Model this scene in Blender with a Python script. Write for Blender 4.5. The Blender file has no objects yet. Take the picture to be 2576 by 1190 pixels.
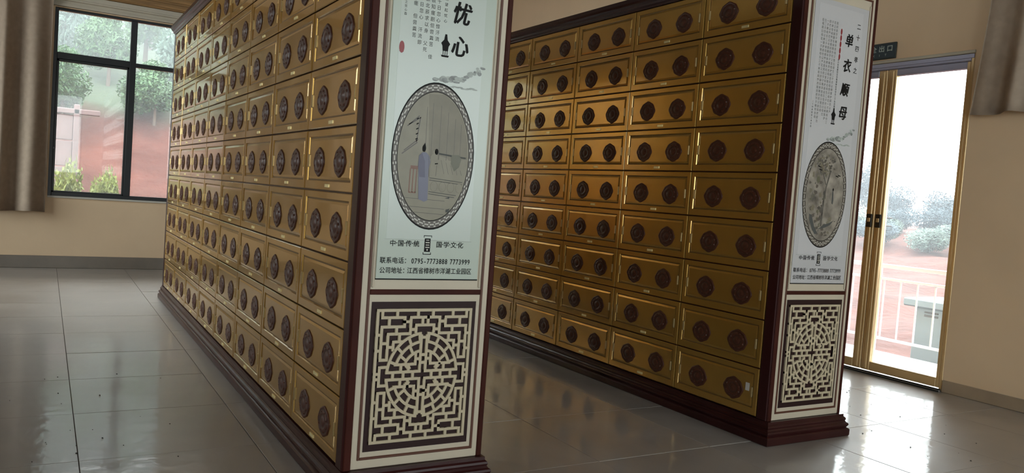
import bpy, math, random
from mathutils import Matrix, Vector
random.seed(7)
PI = math.pi
S = bpy.context.scene
COL = S.collection

# ------------------------------------------------------------------ camera
FPX, YAW, PITCH, ROLL, CZ = 1991.744, .5369, .0499, .0734, 1.125
fwd = Vector((math.sin(YAW)*math.cos(PITCH), math.cos(YAW)*math.cos(PITCH), -math.sin(PITCH)))
rt0 = Vector((math.cos(YAW), -math.sin(YAW), 0)); up0 = rt0.cross(fwd)
rt = rt0*math.cos(ROLL)+up0*math.sin(ROLL); up = -rt0*math.sin(ROLL)+up0*math.cos(ROLL)
cam = bpy.data.cameras.new('camera'); camo = bpy.data.objects.new('camera', cam); COL.objects.link(camo)
cam.sensor_width = 36; cam.lens = FPX/2576*36; cam.clip_start = .02; cam.clip_end = 400
camo.matrix_world = Matrix(((rt.x, up.x, -fwd.x, 0), (rt.y, up.y, -fwd.y, 0), (rt.z, up.z, -fwd.z, CZ), (0, 0, 0, 1)))
S.camera = camo

# ------------------------------------------------------------------ sky, light, exposure
W = bpy.data.worlds.new('overcast_sky'); S.world = W; W.use_nodes = True
bg = W.node_tree.nodes['Background']
bg.inputs[0].default_value = (.94, .97, 1.0, 1); bg.inputs[1].default_value = 5.4
def portal(name, loc, sx, sy, look):
    l = bpy.data.lights.new(name, 'AREA'); l.shape = 'RECTANGLE'; l.size = sx; l.size_y = sy
    l.cycles.is_portal = True
    o = bpy.data.objects.new(name, l); COL.objects.link(o); o.location = loc
    o.rotation_euler = Vector(look).to_track_quat('-Z', 'Z').to_euler()
XR, YF, XL, YB, ZC = 5.383, 9.806, -3.4, -3.4, 4.05        # room planes
portal('daylight_far_window', (.95, YF+.2, 1.78), 1.9, 2.1, (0, -1, 0))
portal('daylight_far_window', (2.8, YF+.2, 1.78), 1.4, 2.1, (0, -1, 0))
portal('daylight_far_window', (4.475, YF+.2, 1.97), 1.55, 2.85, (0, -1, 0))
portal('daylight_door', (XR+.2, 3.75, 1.15), 1.4, 2.4, (-1, 0, 0))
portal('daylight_left_window', (XL-.2, -1.0, 1.95), 1.5, 2.7, (1, 0, 0))
portal('daylight_left_window', (XL-.2, 7.6, 1.95), 3.2, 2.7, (1, 0, 0))
portal('daylight_back_window', (-.2, YB-.2, 1.85), 2.1, 2.1, (0, 1, 0))
portal('daylight_back_window', (3.7, YB-.2, 1.85), 3.2, 2.1, (0, 1, 0))
V = S.view_settings
V.view_transform = 'Standard'; V.look = 'None'; V.gamma = 1; V.use_curve_mapping = False; V.exposure = 0.74
cy = S.cycles
cy.use_denoising = True
cy.max_bounces = 7; cy.diffuse_bounces = 4; cy.glossy_bounces = 4; cy.transmission_bounces = 4; cy.transparent_max_bounces = 8
cy.volume_bounces = 3; cy.caustics_reflective = False; cy.caustics_refractive = False; cy.sample_clamp_indirect = 4

# ------------------------------------------------------------------ materials
def lin(h):
    c = [int(h[i:i+2], 16)/255 for i in (0, 2, 4)]
    return tuple(x/12.92 if x <= .04045 else ((x+.055)/1.055)**2.4 for x in c)
def mat(name, col, rough=.5, metal=0., spec=.5, coat=0., var=0., vscale=6., bump=0., bscale=60., stretch=(1, 1, 1), rvar=0., croughn=.1, bdist=.01):
    m = bpy.data.materials.new(name); m.use_nodes = True
    t = m.node_tree; b = t.nodes['Principled BSDF']; L = t.links
    c = col if not isinstance(col, str) else lin(col)
    b.inputs['Base Color'].default_value = (*c, 1); b.inputs['Roughness'].default_value = rough
    b.inputs['Metallic'].default_value = metal; b.inputs['Specular IOR Level'].default_value = spec
    b.inputs['Coat Weight'].default_value = coat; b.inputs['Coat Roughness'].default_value = croughn
    if var or bump or rvar:
        g = t.nodes.new('ShaderNodeNewGeometry'); mp = t.nodes.new('ShaderNodeMapping'); mp.inputs['Scale'].default_value = stretch
        L.new(g.outputs['Position'], mp.inputs[0])
    if var or rvar:
        n = t.nodes.new('ShaderNodeTexNoise'); n.inputs['Scale'].default_value = vscale; n.inputs['Detail'].default_value = 5
        L.new(mp.outputs[0], n.inputs['Vector'])
    if var:
        r = t.nodes.new('ShaderNodeMapRange'); r.inputs['To Min'].default_value = 1-var; r.inputs['To Max'].default_value = 1+var
        r.inputs['From Min'].default_value = .3; r.inputs['From Max'].default_value = .7
        L.new(n.outputs['Fac'], r.inputs['Value'])
        x = t.nodes.new('ShaderNodeVectorMath'); x.operation = 'SCALE'; x.inputs[0].default_value = c
        L.new(r.outputs[0], x.inputs['Scale']); L.new(x.outputs[0], b.inputs['Base Color'])
    if rvar:
        r = t.nodes.new('ShaderNodeMapRange'); r.inputs['To Min'].default_value = max(.02, rough-rvar); r.inputs['To Max'].default_value = rough+rvar
        r.inputs['From Min'].default_value = .3; r.inputs['From Max'].default_value = .7
        L.new(n.outputs['Fac'], r.inputs['Value']); L.new(r.outputs[0], b.inputs['Roughness'])
    if bump:
        n2 = t.nodes.new('ShaderNodeTexNoise'); n2.inputs['Scale'].default_value = bscale; n2.inputs['Detail'].default_value = 4
        L.new(mp.outputs[0], n2.inputs['Vector'])
        bp = t.nodes.new('ShaderNodeBump'); bp.inputs['Strength'].default_value = bump; bp.inputs['Distance'].default_value = bdist
        L.new(n2.outputs['Fac'], bp.inputs['Height']); L.new(bp.outputs[0], b.inputs['Normal'])
    return m
M = {}
M['wall'] = mat('cream_wall_paint', (.87, .655, .43), .75, var=.05, vscale=1.5, bump=.08, bscale=40)
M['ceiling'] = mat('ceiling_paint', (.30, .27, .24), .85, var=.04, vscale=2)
M['moulding'] = mat('cream_plaster_moulding', (.62, .57, .46), .6, var=.04)
M['pelmet'] = mat('golden_brown_wood', (.36, .20, .07), .4, var=.35, vscale=8, stretch=(.4, 3, 9))
M['base_far'] = mat('grey_brown_skirting_tile', (.20, .165, .13), .3, var=.1)
M['base_right'] = mat('beige_skirting_tile', (.40, .31, .22), .35, var=.08)
M['tile'] = mat('polished_dusty_floor_tile', (.365, .335, .305), .46, spec=.6, coat=.5, croughn=.09, var=.14, vscale=2.6, bump=.30, bscale=11, rvar=.08, bdist=.006)
_b = M['tile'].node_tree.nodes['Principled BSDF']; _b.inputs['Sheen Weight'].default_value = .0; _b.inputs['IOR'].default_value = 1.5; _b.inputs['Sheen Roughness'].default_value = .4
M['tile'].node_tree.links.new(_b.inputs['Normal'].links[0].from_socket, _b.inputs['Coat Normal'])
M['grout'] = mat('dirty_floor_grout', (.05, .042, .035), .8, var=.3, vscale=5)
M['black_frame'] = mat('black_powder_coated_aluminium', (.012, .015, .018), .4)
M['sill'] = mat('white_window_sill', (.65, .62, .55), .4)
M['gold_door'] = mat('gold_lacquered_niche_door', (.52, .302, .066), .22, metal=.60, spec=.5, coat=.5, var=.10, vscale=3, bump=.02, bscale=3, croughn=.05)
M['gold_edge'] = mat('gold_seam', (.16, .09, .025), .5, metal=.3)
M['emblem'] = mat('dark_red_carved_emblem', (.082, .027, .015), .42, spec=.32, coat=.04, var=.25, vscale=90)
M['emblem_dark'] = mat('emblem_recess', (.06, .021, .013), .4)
M['tag'] = mat('pale_yellow_tag', (.98, .86, .46), .35, metal=.5)
M['pull'] = mat('pale_gold_finger_pull', (.55, .42, .20), .3, metal=.6)
M['wood'] = mat('dark_red_lacquered_wood', (.034, .008, .008), .30, spec=.28, coat=.06, var=.25, vscale=4, stretch=(1, 1, .2))
M['wood_red'] = mat('bright_red_brown_lacquer', (.050, .011, .007), .5, spec=.15, var=.2)
M['cream_board'] = mat('cream_end_board', (.60, .53, .41), .45, var=.03)
M['inlay'] = mat('brown_inlay_strip', (.10, .034, .018), .45)
M['glass_board'] = mat('pale_green_printed_board', (.53, .60, .53), .22, spec=.4)
M['glass_light'] = mat('paler_print_ground', (.585, .65, .60), .22, spec=.4)
M['glass_board_b'] = mat('pale_grey_printed_board', (.54, .54, .55), .22, spec=.4)
M['glass_light_b'] = mat('paler_grey_print_ground', (.58, .58, .59), .22, spec=.4)
M['lattice_back'] = mat('dark_maroon_lattice_ground', (.022, .006, .006), .5, spec=.3)
M['lattice'] = mat('beige_lattice', (.56, .48, .33), .45)
M['ink'] = mat('black_print_ink', (.010, .010, .010), .5, spec=.12)
M['ink_grey'] = mat('grey_print_ink', (.10, .105, .10), .5, spec=.15)
M['ink_story'] = mat('faded_story_ink', (.19, .19, .18) , .4)
M['ink_pale'] = mat('pale_grey_print_wash', (.38, .42, .39), .4, var=.2, vscale=40)
M['ink_mid'] = mat('mid_grey_print_wash', (.24, .26, .25), .4, var=.3, vscale=60)
M['seal'] = mat('red_seal_ink', (.30, .035, .04), .4)
M['print_brown'] = mat('grey_brown_print', (.11, .095, .08), .4)
M['print_tan'] = mat('tan_silk_print', (.25, .23, .165), .4, var=.10, vscale=14)
M['print_tan2'] = mat('darker_tan_print', (.20, .18, .125), .4, var=.10, vscale=14)
M['print_rock'] = mat('ink_washed_silk_print', (.27, .245, .205), .4, var=.55, vscale=16)
M['print_rock2'] = mat('dark_ink_wash_print', (.105, .098, .085), .4, var=.6, vscale=30)
M['print_white'] = mat('white_print', (.52, .51, .45), .4)
M['print_blue'] = mat('grey_blue_robe_print', (.10, .10, .16), .4)
M['print_blue2'] = mat('pale_blue_robe_print', (.15, .155, .22), .4)
M['print_red'] = mat('red_brown_stool_print', (.20, .085, .05), .4)
M['print_green'] = mat('olive_print', (.13, .13, .085), .4)
M['curtain'] = mat('taupe_curtain_cloth', (.40, .31, .23), .8, var=.08, vscale=20, bump=.1, bscale=300)
M['gold_metal'] = mat('brushed_gold_door_metal', (.72, .52, .27), .30, metal=.45, var=.08, vscale=3)
M['header_flare'] = mat('gold_header_flare_tint', (.40, .40, .52), .35, metal=.4)  # bluish flare and shade on the gold frame, painted into the base colour
M['dark_metal'] = mat('dark_bronze_metal', (.025, .018, .014), .45)
M['steel'] = mat('steel_threshold', (.6, .6, .6), .25, metal=.9)
M['rubber'] = mat('black_rubber', (.012, .012, .012), .6)
M['sign'] = mat('dark_teal_sign_plate', (.012, .030, .040), .3)
M['sign_edge'] = mat('green_black_sign_edge', (.01, .018, .016), .4)
M['sign_text'] = mat('pale_sign_lettering', (.50, .58, .52), .4)
M['white_paint'] = mat('white_railing_paint', (.42, .42, .45), .4)
M['balcony'] = mat('pale_balcony_tile', (.72, .72, .70), .6, var=.05)
M['util'] = mat('blue_grey_utility_box', (.17, .235, .28), .5, var=.05)
M['util_dark'] = mat('dark_vent_slots', (.06, .07, .08), .6)
M['earth'] = mat('bare_red_earth', (.085, .027, .018), .95, var=.35, vscale=1.1, bump=.6, bscale=4, bdist=.1)
M['concrete'] = mat('weathered_concrete', (.17, .12, .12), .85, var=.15, vscale=3)
M['bark'] = mat('bark', (.12, .09, .07), .9)
M['leaf_mid'] = mat('mid_green_leaves', (.07, .135, .06), .6, var=.4, vscale=3)
M['leaf_grey'] = mat('grey_green_leaves', (.10, .15, .12), .7, var=.35, vscale=2)
M['leaf_yellow'] = mat('yellow_green_leaves', (.15, .185, .03), .6, var=.3, vscale=5)
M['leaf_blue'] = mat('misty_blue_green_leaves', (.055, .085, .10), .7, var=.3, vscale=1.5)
M['debris'] = mat('dark_crumbs', (.02, .018, .016), .8)
M['paper'] = mat('white_paper', (.62, .60, .55), .7)
M['rail_metal'] = mat('curtain_rail', (.5, .45, .38), .4, metal=.5)
def glass_mat(name, veil):
    m = bpy.data.materials.new(name); m.use_nodes = True; t = m.node_tree; L = t.links
    for n in list(t.nodes):
        if n.type == 'BSDF_PRINCIPLED': t.nodes.remove(n)
    out = next(n for n in t.nodes if n.type == 'OUTPUT_MATERIAL')
    tr = t.nodes.new('ShaderNodeBsdfTransparent'); tr.inputs[0].default_value = (.95, .98, .97, 1)
    gl = t.nodes.new('ShaderNodeBsdfGlossy'); gl.inputs['Roughness'].default_value = .02
    du = t.nodes.new('ShaderNodeBsdfTranslucent'); du.inputs[0].default_value = (.85, .9, .95, 1)  # pale translucent share stands in for outdoor haze and flare on the panes
    fr = t.nodes.new('ShaderNodeFresnel'); fr.inputs[0].default_value = 1.35
    a = t.nodes.new('ShaderNodeMixShader'); c = t.nodes.new('ShaderNodeMixShader')
    a.inputs[0].default_value = veil; L.new(tr.outputs[0], a.inputs[1]); L.new(du.outputs[0], a.inputs[2])
    L.new(fr.outputs[0], c.inputs[0]); L.new(a.outputs[0], c.inputs[1]); L.new(gl.outputs[0], c.inputs[2])
    L.new(c.outputs[0], out.inputs[0]); return m
M['pane'] = glass_mat('hazy_window_glass', .04)
M['door_glass'] = glass_mat('hazy_door_glass', .035)

# ------------------------------------------------------------------ mesh helpers
class MB:
    def __init__(s): s.v = []; s.f = []; s.m = []; s.sm = []
    def add(s, vs, fs, mi=0, smooth=False):
        k = len(s.v); s.v += [tuple(p) for p in vs]; s.f += [tuple(i+k for i in f) for f in fs]
        s.m += [mi]*len(fs); s.sm += [smooth]*len(fs); return s
    def box(s, x0, x1, y0, y1, z0, z1, mi=0):
        vs = [(x, y, z) for x in (x0, x1) for y in (y0, y1) for z in (z0, z1)]
        return s.add(vs, [(0, 1, 3, 2), (4, 6, 7, 5), (0, 4, 5, 1), (2, 3, 7, 6), (0, 2, 6, 4), (1, 5, 7, 3)], mi)
    def bbox(s, x0, x1, y0, y1, z0, z1, b, mi=0):
        """box with chamfered edges"""
        vs = []; fs = []
        def P(*p): vs.append(p); return len(vs)-1
        X, Y, Z = (x0, x1), (y0, y1), (z0, z1); sg = (1, -1); I = {}
        for i in (0, 1):
            for j in (0, 1):
                for k in (0, 1):
                    dx, dy, dz = sg[i]*b, sg[j]*b, sg[k]*b
                    I[i, j, k, 0] = P(X[i], Y[j]+dy, Z[k]+dz); I[i, j, k, 1] = P(X[i]+dx, Y[j], Z[k]+dz); I[i, j, k, 2] = P(X[i]+dx, Y[j]+dy, Z[k])
        for i in (0, 1):
            fs.append([I[i, j, k, 0] for j, k in ((0, 0), (0, 1), (1, 1), (1, 0))]); fs.append([I[j, i, k, 1] for j, k in ((0, 0), (0, 1), (1, 1), (1, 0))]); fs.append([I[j, k, i, 2] for j, k in ((0, 0), (0, 1), (1, 1), (1, 0))])
        for i in (0, 1):
            for j in (0, 1):
                fs.append([I[i, j, 0, 0], I[i, j, 1, 0], I[i, j, 1, 1], I[i, j, 0, 1]])
                fs.append([I[i, 0, j, 0], I[i, 1, j, 0], I[i, 1, j, 2], I[i, 0, j, 2]])
                fs.append([I[0, i, j, 1], I[1, i, j, 1], I[1, i, j, 2], I[0, i, j, 2]])
        for i in (0, 1):
            for j in (0, 1):
                for k in (0, 1): fs.append([I[i, j, k, 0], I[i, j, k, 1], I[i, j, k, 2]])
        c = Vector(((x0+x1)/2, (y0+y1)/2, (z0+z1)/2)); out = []
        for f in fs:
            p = [Vector(vs[i]) for i in f]; n = (p[1]-p[0]).cross(p[2]-p[0]); m = sum(p, Vector())/len(p)
            out.append(f if n.dot(m-c) >= 0 else f[::-1])
        return s.add(vs, out, mi)
    def cyl(s, a, b, r, n=10, r2=None, mi=0, smooth=True):
        a = Vector(a); b = Vector(b); r2 = r if r2 is None else r2; d = (b-a).normalized()
        u = d.orthogonal().normalized(); w = d.cross(u); vs = []
        for p, q in ((a, r), (b, r2)):
            for i in range(n):
                t = 2*PI*i/n; vs.append(p+(u*math.cos(t)+w*math.sin(t))*q)
        s.add(vs, [(i, (i+1) % n, n+(i+1) % n, n+i) for i in range(n)], mi, smooth)
        return s.add(vs, [tuple(range(n))[::-1], tuple(range(n, 2*n))], mi)
    def poly(s, pts, mi=0): return s.add(pts, [tuple(range(len(pts)))], mi)
    def ring(s, x0, x1, y0, y1, prof, mi=0):
        """moulding swept round a rectangle; prof = [(offset outwards, z)]"""
        vs = []
        for o, z in prof: vs += [(x0-o, y0-o, z), (x1+o, y0-o, z), (x1+o, y1+o, z), (x0-o, y1+o, z)]
        fs = []
        for k in range(len(prof)-1):
            for i in range(4): j = (i+1) % 4; fs.append((4*k+i, 4*k+j, 4*k+4+j, 4*k+4+i))
        fs.append((3, 2, 1, 0)); n = 4*(len(prof)-1); fs.append((n, n+1, n+2, n+3))
        return s.add(vs, fs, mi)
    def mesh(s, name, mats):
        me = bpy.data.meshes.new(name); me.from_pydata(s.v, [], s.f)
        for m in (mats if isinstance(mats, (list, tuple)) else [mats]): me.materials.append(M[m])
        me.polygons.foreach_set('material_index', s.m); me.polygons.foreach_set('use_smooth', s.sm); me.update(); return me
def link(name, me, parent=None, loc=(0, 0, 0), rot=None):
    o = bpy.data.objects.new(name, me); COL.objects.link(o); o.location = loc
    if rot: o.rotation_euler = rot
    if parent: o.parent = parent
    return o
def tag(o, label=None, cat=None, group=None, kind=None):
    if label: o['label'] = label
    if cat: o['category'] = cat
    if group: o['group'] = group
    if kind: o['kind'] = kind
    return o
def empty(name, loc, label=None, cat=None, group=None, kind=None):
    o = bpy.data.objects.new(name, None); COL.objects.link(o); o.location = loc; o.empty_display_size = .1
    return tag(o, label, cat, group, kind)
def part(name, mb, mats, parent, loc=None, label=None):
    """mesh given in WORLD coordinates, parented to a thing (parent's world offset removed)"""
    o = link(name, mb.mesh(name, mats), parent)
    w = Vector((0, 0, 0)); p = parent
    while p: w += p.location; p = p.parent
    o.location = -w
    if label: o['label'] = label
    return o
def wpart(name, mb, mats, parent, **k): return part(name, mb, mats, parent, **k)
_g = {}
def glyph(ch, off=0.):
    k = (ch, off)
    if k not in _g:
        c = bpy.data.curves.new('glyph', 'FONT'); c.body = ch; c.size = 1; c.resolution_u = 2; c.offset = off; c.align_x = 'CENTER'
        o = bpy.data.objects.new('glyph', c); COL.objects.link(o)
        dg = bpy.context.evaluated_depsgraph_get(); me = bpy.data.meshes.new_from_object(o.evaluated_get(dg))
        vs = [v.co.copy() for v in me.vertices]; fs = [tuple(p.vertices) for p in me.polygons]
        bpy.data.objects.remove(o); bpy.data.curves.remove(c); bpy.data.meshes.remove(me)
        _g[k] = (vs, fs)
    return _g[k]
def put(mb, ch, u, z, sx, sz, place, off=0., mi=0, shear=0., rot=0.):
    """one glyph centred at (u,z)"""
    vs, fs = glyph(ch, off)
    if not vs: return
    out = []; cr, sr = math.cos(rot), math.sin(rot)
    for v in vs:
        x, y = v.x*sx, (v.y-.36)*sz; x += shear*y
        out.append(place(u+x*cr-y*sr, z+x*sr+y*cr))
    mb.add(out, fs, mi)

# ------------------------------------------------------------------ room shell
def struct(o): o['kind'] = 'structure'; return o
T = .24
def wall_with_hole(name, axis, pos, out, a0, a1, holes, mats='wall'):
    """wall slab lying beyond the plane axis=pos in direction out, spanning a0..a1 and 0..ZC, with rectangular holes"""
    mb = MB(); lo, hi = (pos, pos+T*out) if out > 0 else (pos+T*out, pos)
    def slab(p0, p1, z0, z1):
        if p1-p0 < 1e-4 or z1-z0 < 1e-4: return
        if axis == 'y': mb.box(p0, p1, lo, hi, z0, z1)
        else: mb.box(lo, hi, p0, p1, z0, z1)
    cur = a0
    for h0, h1, z0, z1 in sorted(holes):
        slab(cur, h0, -.05, ZC); slab(h0, h1, -.05, z0); slab(h0, h1, z1, ZC); cur = h1
    slab(cur, a1, -.05, ZC)
    return struct(link(name, mb.mesh(name, mats)))
FW = (.04, 1.86, .775, 2.775); FW2 = (2.15, 3.45, .775, 2.775); FW3 = (3.75, 5.2, .60, 3.35)                     # far window
DR = (3.105, 4.385, 0, 2.325)                     # door opening
wall_with_hole('wall_far', 'y', YF, 1, XL-T, XR+T, [FW, FW2, FW3])
wall_with_hole('wall_right', 'x', XR, 1, YB, YF, [DR])
LW = [(-1.7, -.3, .65, 3.3), (6.05, 9.15, .65, 3.3)]
wall_with_hole('wall_left', 'x', XL, -1, YB, YF, LW)
BW = [(-1.2, .8, .875, 2.875), (2.15, 5.25, .875, 2.875)]
wall_with_hole('wall_back', 'y', YB, -1, XL-T, XR+T, BW)
struct(link('ceiling', MB().box(XL-T, XR+T, YB-T, YF+T, ZC, ZC+.12).mesh('ceiling', 'ceiling')))
fl = struct(link('floor', MB().box(XL-T, XR+T, YB-T, YF+T, -.12, -.006).mesh('floor', 'grout')))
TS, GX, GY, G = .66, 4.115-.66*11, 2.70-.66*9, .0014
def tile_mesh(x0, x1, y0, y1, mb=None):
    mb = mb or MB(); mb.bbox(x0+G, x1-G, y0+G, y1-G, -.012, 0, .0009); return mb
rest = MB(); full = None
for i in range(0, 15):
    for j in range(0, 21):
        x0, x1 = max(GX+i*TS, XL), min(GX+(i+1)*TS, XR); y0, y1 = max(GY+j*TS, YB), min(GY+(j+1)*TS, YF)
        if x1-x0 < .02 or y1-y0 < .02: continue
        ang = math.degrees(math.atan2((x0+x1)/2, (y0+y1)/2)) if y1 > 1.3 else 999
        if y0 > 1.2 and -12 < ang < 75:
            if abs(x1-x0-TS) < 1e-6 and abs(y1-y0-TS) < 1e-6:
                if full is None: full = tile_mesh(-TS/2, TS/2, -TS/2, TS/2).mesh('tile', 'tile')
                link('tile', full, fl, ((x0+x1)/2, (y0+y1)/2, random.uniform(-.0006, .0006)), (random.uniform(-.0008, .0008), random.uniform(-.0008, .0008), 0))
            else: link('tile', tile_mesh(x0, x1, y0, y1).mesh('tile', 'tile'), fl)
        else: tile_mesh(x0, x1, y0, y1, rest)
o = link('tile', rest.mesh('tile', 'tile'), fl); o['kind'] = 'stuff'

# skirting
struct(link('baseboard_far', MB().bbox(XL, XR, YF-.014, YF, 0, .132, .004).mesh('baseboard_far', 'base_far')))
mb = MB(); mb.bbox(XR-.014, XR, YB, DR[0]-.005, 0, .085, .004); mb.bbox(XR-.014, XR, DR[1]+.005, YF-.015, 0, .085, .004)
struct(link('baseboard_right', mb.mesh('baseboard_right', 'base_right')))
struct(link('baseboard_left', MB().bbox(XL, XL+.014, YB, YF-.015, 0, .132, .004).mesh('baseboard_left', 'base_far')))
# moulding over the far window, and the brown wooden board above it
prof = [(0, 2.785), (.05, 2.785), (.05, 2.812), (.035, 2.816), (.035, 2.842), (.062, 2.850), (.066, 2.862), (.074, 2.866), (.074, 2.912), (0, 2.918)]
mb = MB(); a, b = XL+.01, XR-.01; n = len(prof)
mb.add([(x, YF-o_, z) for x in (a, b) for o_, z in prof], [(i, i+1, n+i+1, n+i) for i in range(n-1)]+[tuple(range(n))[::-1], tuple(range(n, 2*n))])
struct(link('trim_1', mb.mesh('trim_1', 'moulding')))
mb = MB(); mb.bbox(XL+.02, 2.2, YF-.06, YF, 2.919, 3.16, .004)
for k in range(3): mb.bbox(XL+.02, 2.2, YF-.07, YF-.058, 2.935+k*.075, 2.99+k*.075, .004)
struct(link('trim_2', mb.mesh('trim_2', 'pelmet')))['label'] = 'golden brown wooden board above the far window moulding'

# ------------------------------------------------------------------ windows
def window(name, axis, pos, out, h, mull, tran, label=None):
    root = struct(empty(name, (0, 0, 0)))
    if label: root['label'] = label
    a0, a1, z0, z1 = h; fy = (pos+.02*out, pos+.085*out); lo, hi = min(fy), max(fy)
    def bar(mb, p0, p1, q0, q1, d0=lo, d1=hi):
        if axis == 'y': mb.bbox(p0, p1, d0, d1, q0, q1, .003)
        else: mb.bbox(d0, d1, p0, p1, q0, q1, .003)
    fr = MB(); F = .035
    bar(fr, a0, a0+F, z0, z1); bar(fr, a1-F, a1, z0, z1); bar(fr, a0+F, a1-F, z0, z0+F+.01); bar(fr, a0+F, a1-F, z1-F+.012, z1)
    part('window_frame', fr, 'black_frame', root)
    mm = MB(); bar(mm, mull-.032, mull+.032, z0+F, z1-F+.012); part('mullion', mm, 'black_frame', root)
    tt = MB(); bar(tt, a0+F, mull-.032, tran-.035, tran+.035); part('transom', tt, 'black_frame', root)
    tt = MB(); bar(tt, mull+.032, a1-F, tran-.022, tran+.022); part('transom', tt, 'black_frame', root)
    d = (lo+hi)/2
    sash = MB(); s0, s1 = a0+F, mull-.032                   # opening sash, lower left light
    for p0, p1, q0, q1 in ((s0, s0+.022, z0+F, tran-.035), (s1-.022, s1, z0+F, tran-.035), (s0, s1, z0+F, z0+F+.025), (s0, s1, tran-.06, tran-.035)):
        bar(sash, p0, p1, q0, q1, lo+.008, hi-.008)
    sa = part('sash', sash, 'black_frame', root)
    hd = MB(); zz = z0+.5; yy = lo if out > 0 else hi
    if axis == 'y':
        hd.bbox(s0-.005, s0+.02, yy-.03*out if out > 0 else yy, yy if out > 0 else yy+.03, zz, zz+.03, .003)
    else:
        hd.bbox(yy if out < 0 else yy-.03, yy+.03 if out < 0 else yy, s0-.005, s0+.02, zz, zz+.03, .003)
    part('window_handle', hd, 'black_frame', sa)
    for p0, p1, q0, q1 in ((a0+F, mull-.03, z0+F, tran-.03), (mull+.03, a1-F, z0+F, tran-.02), (a0+F, mull-.03, tran+.03, z1-F+.012), (mull+.03, a1-F, tran+.02, z1-F+.012)):
        g = MB()
        if axis == 'y': g.box(p0, p1, d-.003, d+.003, q0, q1)
        else: g.box(d-.003, d+.003, p0, p1, q0, q1)
        part('pane', g, 'pane', root)
    sl = MB()
    if axis == 'y': sl.bbox(a0, a1, min(pos-.02*out, pos+.02*out), max(pos-.02*out, pos+.02*out), z0-.016, z0+.004, .003)
    else: sl.bbox(min(pos-.02*out, pos+.02*out), max(pos-.02*out, pos+.02*out), a0, a1, z0-.016, z0+.004, .003)
    part('window_sill', sl, 'sill', root)
window('window_1', 'y', YF, 1, FW, .804, 2.275, 'black framed far window looking onto red earth and bushes')
window('window_6', 'y', YF, 1, FW2, 2.8, 2.275)
window('window_7', 'y', YF, 1, FW3, 4.5, 2.275)
window('window_2', 'x', XL, -1, LW[0], -1.0, 2.5)
window('window_3', 'x', XL, -1, LW[1], 7.6, 2.5)
window('window_4', 'y', YB, -1, BW[0], -.2, 2.375)
window('window_5', 'y', YB, -1, BW[1], 3.7, 2.375)

# ------------------------------------------------------------------ glass exit door
dr = struct(empty('door_1', (XR, 3.745, 0))); dr['label'] = 'gold framed double glass exit door in the right wall'
y0, y1, zt = DR[0], DR[1], DR[3]; DX0, DX1 = XR+.0, XR+.06
mb = MB(); mb.bbox(DX0-.004, DX1+.02, y0, y0+.022, 0, zt, .003); mb.bbox(DX0-.004, DX1+.02, y1-.022, y1, 0, zt, .003)
part('door_jamb', mb, 'gold_metal', dr)
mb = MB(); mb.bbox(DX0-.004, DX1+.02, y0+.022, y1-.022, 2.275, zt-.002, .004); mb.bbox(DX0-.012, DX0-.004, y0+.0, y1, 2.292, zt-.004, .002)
part('door_header', mb, 'header_flare', dr)
def leaf(a, b, meet_hi):
    """leaf between y=a and y=b; meet_hi tells which side meets the other leaf"""
    z0, z1 = .022, 2.272; wm, wh = .070, .026
    s0, s1 = (wh, wm) if meet_hi else (wm, wh)
    mb = MB(); mb.bbox(DX0, DX0+.05, a, a+s0, z0, z1, .004); mb.bbox(DX0, DX0+.05, b-s1, b, z0, z1, .004)
    mb.bbox(DX0, DX0+.05, a+s0, b-s1, z0, .088, .004)
    # raised bead along the meeting stile
    m0 = b-s1*.62 if meet_hi else a+s0*.38
    mb.bbox(DX0-.008, DX0+.002, m0-.007, m0+.017, z0+.01, z1-.01, .003)
    lf = part('door_leaf', mb, 'gold_metal', dr)
    part('top_rail', MB().bbox(DX0, DX0+.05, a+s0, b-s1, 2.225, z1, .004), 'header_flare', lf)
    part('glass_pane', MB().box(DX0+.022, DX0+.028, a+s0, b-s1, .088, 2.225), 'door_glass', lf)
    c = b-s1*.5 if meet_hi else a+s0*.5
    mb = MB(); mb.bbox(DX0-.012, DX0+.0, c-.022, c+.022, 1.095, 1.195, .003)
    mb.bbox(DX0-.016, DX0-.012, c-.012, c+.012, 1.135, 1.165, .002, 1)
    part('lock_plate', mb, ['dark_metal', 'gold_metal'], lf)
    mb = MB(); mb.bbox(DX0+.05, DX0+.056, c-.02, c+.02, 1.095, 1.195, .002)
    for zz in (1.176, 1.114): mb.cyl((DX0+.05, c, zz), (DX0+.16, c, zz), .0055, 8)
    part('pull_handle', mb, 'dark_metal', lf)
leaf(y0+.024, 3.743, True); leaf(3.747, y1-.024, False)
mb = MB(); mb.bbox(XR-.03, XR+.09, y0, y1, .0, .012, .003)
part('threshold', mb, 'steel', dr)
part('threshold_seal', MB().bbox(XR-.042, XR-.030, y0, y1, .0, .010, .002).bbox(XR-.02, XR-.012, y0, y1, .012, .020, .002), 'rubber', dr)
# plaster lip round the head of the opening
mb = MB(); mb.bbox(XR-.012, XR, y0-.004, y1+.004, zt, zt+.022, .003)
struct(link('trim_3', mb.mesh('trim_3', 'moulding')))

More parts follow.
